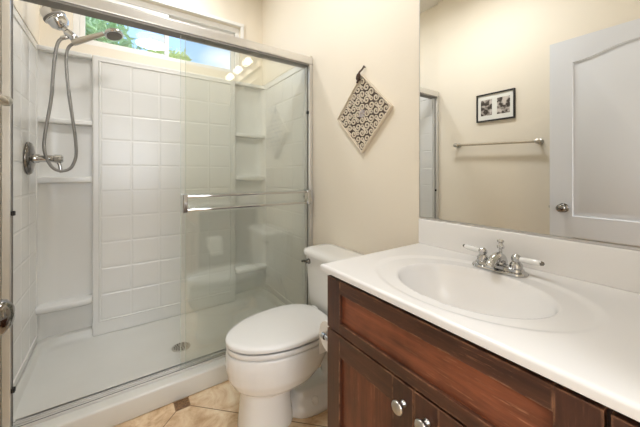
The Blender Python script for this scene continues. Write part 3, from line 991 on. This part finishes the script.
# faucet
FX, FY = -0.451, -0.108
fz = ctop(FX, FY)
fau = thing('faucet', 'chrome centerset faucet with two white porcelain levers behind the oval basin', 'faucet', (FX, FY, fz))
bm = BM()
def stad(hw, r, z, n=10):
    pts = []
    for k in range(n + 1):
        a = -PI / 2 + PI * k / n
        pts.append((FX + hw - r + r * math.cos(a), FY + r * math.sin(a), z))
    for k in range(n + 1):
        a = PI / 2 + PI * k / n
        pts.append((FX - hw + r + r * math.cos(a), FY + r * math.sin(a), z))
    return pts
loft(bm, [stad(0.083, 0.034, fz + 0.0005), stad(0.084, 0.035, fz + 0.004), stad(0.082, 0.033, fz + 0.009), stad(0.074, 0.024, fz + 0.012), stad(0.072, 0.022, fz + 0.019), stad(0.066, 0.017, fz + 0.022)])
obj('base_plate', bm, M['chrome'], fau, smooth=True, angle=35)
bm = BM()
sp_path = smooth_path([(FX, FY + 0.012, fz + 0.018), (FX, FY + 0.008, fz + 0.036), (FX, FY - 0.010, fz + 0.043), (FX, FY - 0.034, fz + 0.038), (FX, FY - 0.056, fz + 0.028), (FX, FY - 0.062, fz + 0.020)], 5)
tube(bm, sp_path, [0.022 - 0.009 * min(1, i / 22) for i in range(len(sp_path))], 16)
obj('spout', bm, M['chrome'], fau, smooth=True, angle=60)
bm = BM(); lathe(bm, (FX, FY + 0.012, fz + 0.022), (0, 0, 1), [(0.006, 0), (0.005, 0.03), (0.0055, 0.046), (0.010, 0.049), (0.011, 0.056), (0.008, 0.060), (0.006, 0.066), (0.0105, 0.070), (0.010, 0.076), (0.001, 0.078)], 18)
obj('lift_rod', bm, M['chrome'], fau, smooth=True, angle=40)
for s in (-1, 1):
    hx = FX + s * 0.051
    bm = BM(); lathe(bm, (hx, FY, fz + 0.020), (0, 0, 1), [(0.018, 0), (0.018, 0.012), (0.014, 0.017), (0.011, 0.021), (0.0140, 0.028), (0.0140, 0.034), (0.010, 0.041), (0.005, 0.044), (0.001, 0.045)], 22)
    h = obj('handle_post', bm, M['chrome'], fau, smooth=True, angle=40)
    d = Vector((s * 0.97, -0.12 if s > 0 else 0.16, 0.05)).normalized()
    p0 = Vector((hx, FY, fz + 0.050)) + d * 0.012
    bm = BM(); lathe(bm, p0, d, [(0.0070, -0.004), (0.0080, 0.006), (0.0090, 0.03), (0.0086, 0.050), (0.007, 0.056)], 16)
    obj('porcelain_lever', bm, M['porcelain'], fau, smooth=True, angle=50)
    bm = BM(); lathe(bm, p0, d, [(0.0066, 0.0555), (0.0070, 0.058), (0.0055, 0.063), (0.001, 0.066)], 14)
    obj('lever_tip', bm, M['dark_chrome'], fau, smooth=True, angle=50)

# mirror
mir = thing('wall_mirror_panel', 'large frameless wall mirror standing on the backsplash above the vanity', 'mirror', (-0.38, -0.004, 0.986))
bm = BM(); box(bm, -0.830, ROOM_R - 0.014, -0.0075, -0.0015, 0.992, 2.13, 0.0008, 1)
obj('mirror_glass', bm, M['mirror'], mir)
bm = BM(); box(bm, -0.830, ROOM_R - 0.014, -0.0105, -0.0005, 0.9856, 0.9915); box(bm, -0.833, -0.8305, -0.0078, -0.0005, 0.9856, 2.13)
obj('mirror_channel', bm, M['alu'], mir)

# toilet paper holder on the vanity side (seen reflected in the shower glass)
tph = thing('paper_holder', 'chrome toilet paper holder on the side of the vanity facing the toilet', 'paper holder', (VL, -0.49, 0.60))
bm = BM()
for y in (-0.555, -0.435):
    yy = max(y, VF + 0.02) if y < -0.5 else y
for y in (-0.512, -0.372):
    lathe(bm, (VL - 0.0005, y, 0.588), (-1, 0, 0), [(0.018, 0), (0.018, 0.005), (0.008, 0.010), (0.008, 0.068), (0.012, 0.070), (0.012, 0.085), (0.001, 0.087)], 16)
tube(bm, [(VL - 0.078, -0.512, 0.588), (VL - 0.078, -0.372, 0.588)], 0.0075, 12)
obj('bracket', bm, M['chrome'], tph, smooth=True, angle=40)
bm = BM()
rings = []
for rr_, y in ((0.020, -0.495), (0.056, -0.495), (0.056, -0.390), (0.020, -0.390)):
    rings.append([(VL - 0.078 + rr_ * math.cos(2 * PI * k / 32), y, 0.588 - 0.011 + rr_ * math.sin(2 * PI * k / 32)) for k in range(32)])
loft(bm, rings + [rings[0]], cap=False)
box(bm, VL - 0.1345, VL - 0.1335, -0.495, -0.390, 0.485, 0.578)
tag(obj('toilet_paper_roll', bm, M['paper'], smooth=True, angle=40), 'white toilet paper roll on the chrome holder beside the vanity', 'toilet paper')

# ================================================================== WALL THINGS
# fretwork plaque
OXc, OZc = -1.206, 1.524
HALF = 0.155
orn = thing('wall_plaque', 'cream diamond-shaped scrollwork wall plaque hung by a dark leather tie above the toilet', 'wall decor', (OXc, -0.004, OZc))
rot = Matrix.Rotation(R(45), 3, 'Y')
def O(u, v, d):
    p = rot @ Vector((u, 0, v))
    return Vector((OXc + p.x, -d, OZc + p.z))
def obox(bm, u0, u1, v0, v1, d0, d1):
    vs_ = [bm.verts.new(O(u, v, d)) for u in (u0, u1) for v in (v0, v1) for d in (d0, d1)]
    for f in ((0, 1, 3, 2), (4, 6, 7, 5), (0, 4, 5, 1), (2, 3, 7, 6), (0, 2, 6, 4), (1, 5, 7, 3)):
        bm.faces.new([vs_[i] for i in f])
bm = BM(); obox(bm, -HALF + 0.003, HALF - 0.003, -HALF + 0.003, HALF - 0.003, 0.004, 0.010)
obj('backing', bm, M['brown_board'], orn)
bm = BM()
w = 0.004
obox(bm, -HALF, HALF, HALF - w, HALF, 0.003, 0.022); obox(bm, -HALF, HALF, -HALF, -HALF + w, 0.003, 0.022)
obox(bm, -HALF, -HALF + w, -HALF + w, HALF - w, 0.003, 0.022); obox(bm, HALF - w, HALF, -HALF + w, HALF - w, 0.003, 0.022)
obj('rim', bm, M['cream_fret'], orn)
bm = BM()
def ribbon(pts, w, d0, d1):
    """flat ribbon following a curve in the plaque's plane"""
    L_, R_ = [], []
    for i, (u, v) in enumerate(pts):
        a, b = pts[max(i - 1, 0)], pts[min(i + 1, len(pts) - 1)]
        tx, ty = b[0] - a[0], b[1] - a[1]
        l = math.hypot(tx, ty) or 1
        ww = w * (1.0 if 0 < i < len(pts) - 1 else 0.6)
        L_.append((u - ty / l * ww / 2, v + tx / l * ww / 2)); R_.append((u + ty / l * ww / 2, v - tx / l * ww / 2))
    rows = [[bm.verts.new(O(*l, d0)), bm.verts.new(O(*l, d1)), bm.verts.new(O(*r, d1)), bm.verts.new(O(*r, d0))] for l, r in zip(L_, R_)]
    for a, b in zip(rows, rows[1:]):
        for k in range(4):
            bm.faces.new((a[k], a[(k + 1) % 4], b[(k + 1) % 4], b[k]))
    bm.faces.new(rows[0]); bm.faces.new(rows[-1][::-1])
INN = HALF - w
NC = 6
CELL = 2 * INN / NC
def spiral(cu, cv, r, a0, turns, sgn):
    return [(cu + r * (1 - 0.86 * t) * math.cos(a0 + sgn * 2 * PI * turns * t), cv + r * (1 - 0.86 * t) * math.sin(a0 + sgn * 2 * PI * turns * t)) for t in [i / 26 for i in range(27)]]
for i in range(NC):
    for j in range(NC):
        cu, cv = -INN + CELL * (i + 0.5), -INN + CELL * (j + 0.5)
        mu, mv = (1 if i < NC / 2 else -1), (1 if j < NC / 2 else -1)
        par = 1 if (i + j) % 2 else -1
        ribbon(spiral(cu, cv, CELL * 0.47, math.atan2(mv * par, mu), 1.45, par * mu * mv), 0.0068, 0.009, 0.0150)
for i in range(NC + 1):
    for j in range(NC + 1):
        cu, cv = -INN + CELL * i, -INN + CELL * j
        ribbon([(max(-INN, min(INN, cu + 0.0085 * math.cos(t))), max(-INN, min(INN, cv + 0.0085 * math.sin(t)))) for t in [k / 10 * 2 * PI for k in range(11)]], 0.0050, 0.009, 0.0145)
obj('scrollwork', bm, M['cream_fret'], orn)
bm = BM()
for k in range(8):
    a = k * PI / 4
    ribbon([(0.006 * math.cos(a), 0.006 * math.sin(a)), (0.016 * math.cos(a), 0.016 * math.sin(a)), (0.024 * math.cos(a), 0.024 * math.sin(a))], 0.0065, 0.010, 0.0185)
obj('rosette', bm, M['grey_fret'], orn)
tp = O(-HALF, HALF, 0.0)
tp = max((O(a, b, 0.0) for a in (-HALF, HALF) for b in (-HALF, HALF)), key=lambda p: p.z)
bm = BM()
tube(bm, smooth_path([tp + Vector((-0.012, -0.014, -0.030)), tp + Vector((-0.020, -0.026, -0.010)), tp + Vector((-0.010, -0.026, 0.012)), tp + Vector((0.006, -0.018, 0.028)), tp + Vector((0.014, -0.012, 0.045))]), 0.005, 8)
tube(bm, smooth_path([tp + Vector((-0.014, -0.024, -0.030)), tp + Vector((-0.024, -0.030, -0.022)), tp + Vector((-0.022, -0.030, -0.004)), tp + Vector((-0.008, -0.030, 0.004)), tp + Vector((-0.004, -0.030, -0.014)), tp + Vector((-0.014, -0.030, -0.030)), tp + Vector((-0.026, -0.028, -0.042))]), 0.006, 8)
tube(bm, [tp + Vector((-0.014, -0.028, -0.016)), tp + Vector((-0.012, -0.030, 0.0))], 0.011, 10)
tube(bm, [tp + Vector((0.012, -0.014, 0.040)), tp + Vector((0.012, -0.001, 0.040))], 0.003, 8)
obj('leather_tie', bm, M['leather'], orn, smooth=True, angle=60)

# towel bar (towel wall, reflected)
BYW = TW
tbar = thing('towel_bar', 'weathered metal towel bar on the cream wall opposite the mirror', 'towel bar', (-1.20, BYW, 1.44))
TZ0, TZ1 = 1.452, 1.432
bm = BM(); tube(bm, [(-1.520, BYW + 0.062, TZ0), (-0.866, BYW + 0.062, TZ1)], 0.0105, 12)
obj('bar', bm, M['bar_beige'], tbar, smooth=True, angle=40)
for x, z in ((-1.515, TZ0), (-0.868, TZ1)):
    bm = BM(); lathe(bm, (x, BYW + 0.0005, z), (0, 1, 0), [(0.022, 0), (0.022, 0.006), (0.012, 0.012), (0.010, 0.044), (0.017, 0.050), (0.019, 0.062), (0.017, 0.074), (0.008, 0.080), (0.001, 0.081)], 20)
    obj('post', bm, M['nickel'], tbar, smooth=True, angle=40)

# framed picture (towel wall, reflected)
fx0, fx1, fz0, fz1 = -1.346, -1.038, 1.642, 1.884
pic = thing('framed_picture', 'thin black framed picture with two small photographs above the towel bar', 'picture', ((fx0 + fx1) / 2, TW, fz0))
bm = BM(); box(bm, fx0 + 0.008, fx1 - 0.008, TW + 0.001, TW + 0.010, fz0 + 0.008, fz1 - 0.008)
obj('mat', bm, M['matboard'], pic)
bm = BM()
box(bm, fx0, fx1, TW + 0.001, TW + 0.020, fz0, fz0 + 0.012, 0.002); box(bm, fx0, fx1, TW + 0.001, TW + 0.020, fz1 - 0.012, fz1, 0.002)
box(bm, fx0, fx0 + 0.012, TW + 0.001, TW + 0.020, fz0 + 0.012, fz1 - 0.012, 0.002); box(bm, fx1 - 0.012, fx1, TW + 0.001, TW + 0.020, fz0 + 0.012, fz1 - 0.012, 0.002)
obj('frame', bm, M['black_frame'], pic)
for i, (xa, xb) in enumerate(((-1.309, -1.216), (-1.176, -1.075))):
    bm = BM(); box(bm, xa, xb, TW + 0.0102, TW + 0.0108, fz0 + 0.052, fz1 - 0.052)
    obj('photograph', bm, photo_mat('monochrome_print_%d' % i, 3.1 + i * 5), pic)

# vanity light bar above the mirror (out of frame, reflected in the shower glass)
vl = thing('vanity_light', 'chrome light bar with three lit globe bulbs on the wall above the mirror', 'wall lamp', (-0.51, -0.001, 2.26))
bm = BM(); box(bm, -0.90, -0.12, -0.035, -0.001, 2.21, 2.35, 0.008, 2)
obj('back_plate', bm, M['nickel'], vl)
for x in BULBS:
    bm = BM(); lathe(bm, (x, -0.035, 2.28), (0, -1, 0), [(0.030, 0), (0.030, 0.02), (0.022, 0.03)], 18)
    h = obj('socket', bm, M['nickel'], vl, smooth=True, angle=40)
    bm = BM(); lathe(bm, (x, -0.065, 2.28), (0, -1, 0), [(0.014, 0)] + [(0.034 * math.sin(PI * k / 14), 0.040 - 0.034 * math.cos(PI * k / 14)) for k in range(2, 15)], 20)
    obj('globe_bulb', bm, M['bulb'], h, smooth=True)
# added ceiling lamp, out of frame, an invented source for the room light
cl = thing('added_ceiling_light', 'added round flush ceiling lamp, unseen, over the middle of the bathroom', 'ceiling lamp', (-1.15, -0.80, CZ))
bm = BM(); lathe(bm, (-1.15, -0.80, CZ - 0.001), (0, 0, -1), [(0.19, 0), (0.19, 0.03), (0.17, 0.034)], 32)
obj('base', bm, M['nickel'], cl, smooth=True, angle=40)
bm = BM(); lathe(bm, (-1.15, -0.80, CZ - 0.035), (0, 0, -1), [(0.165, 0), (0.15, 0.025), (0.11, 0.045), (0.05, 0.056), (0.001, 0.058)], 32)
obj('glass_dome', bm, M['added_lamp_glass'], cl, smooth=True)

sl = thing('added_recessed_light', 'added small round recessed ceiling lamp, unseen, over the shower', 'ceiling lamp', (-2.18, -0.78, CZ))
bm = BM(); lathe(bm, (-2.18, -0.78, CZ - 0.0005), (0, 0, -1), [(0.095, 0), (0.095, 0.004), (0.075, 0.008), (0.072, 0.004)], 28)  # unseen fixture, added to account for the shower fill
obj('trim_ring', bm, M['white_trim'], sl, smooth=True, angle=40)

# ================================================================== OUTSIDE THE WINDOW
bm = BM(); box(bm, -40, 40, -25, 25, -0.3, -0.2); struct('ground', bm, M['ground'])
random.seed(4)
def tree(loc, h, rad, n, m, label, squash=1.0):
    t = thing('tree', label, 'tree', loc, None)
    x, y, z = loc
    bm = BM()
    tube(bm, smooth_path([(x, y, z), (x + 0.05, y, z + h * 0.4), (x, y + 0.08, z + h * 0.75), (x + 0.03, y, z + h)]), [0.14 - 0.006 * i for i in range(19)], 10)
    for k in range(6):
        a = k * 1.1
        b0 = Vector((x, y, z + h * (0.55 + 0.06 * k)))
        tube(bm, [b0, b0 + Vector((math.cos(a) * rad * 0.4, math.sin(a) * rad * 0.4, rad * 0.3)), b0 + Vector((math.cos(a) * rad * 0.75, math.sin(a) * rad * 0.75, rad * 0.45))], [0.045, 0.03, 0.012], 6)
    obj('trunk', bm, M['bark'], t, smooth=True)
    bm = BM()
    clumps = []
    for k in range(26):
        d = Vector((random.gauss(0, 1), random.gauss(0, 1), random.gauss(0, 1))).normalized() * rad * random.uniform(0.45, 1.0)
        clumps.append(Vector((x, y, z + h)) + Vector((d.x, d.y, d.z * squash)))
    for k in range(n):
        c_ = random.choice(clumps)
        p = c_ + Vector((random.gauss(0, 1), random.gauss(0, 1), random.gauss(0, 1))) * rad * 0.17
        a = Vector((random.gauss(0, 1), random.gauss(0, 1), random.gauss(0, 1))).normalized()
        b = a.orthogonal().normalized()
        l, w_ = random.uniform(0.06, 0.11), random.uniform(0.02, 0.04)
        c2 = a.cross(b) * w_ * 0.4
        vs_ = [bm.verts.new(q) for q in (p - a * l, p - b * w_ + c2, p + a * l, p + b * w_ + c2)]
        bm.faces.new((vs_[0], vs_[1], vs_[2])); bm.faces.new((vs_[0], vs_[2], vs_[3]))
    obj('foliage', bm, m, t)
tree((-7.2, -1.62, -0.2), 4.1, 0.62, 1700, M['leaf_dark'], 'green leafy tree beyond the left end of the shower window')
tree((-8.2, -0.05, -0.2), 3.95, 0.62, 1300, M['leaf'], 'pale yellow-green tree in the middle of the shower window')
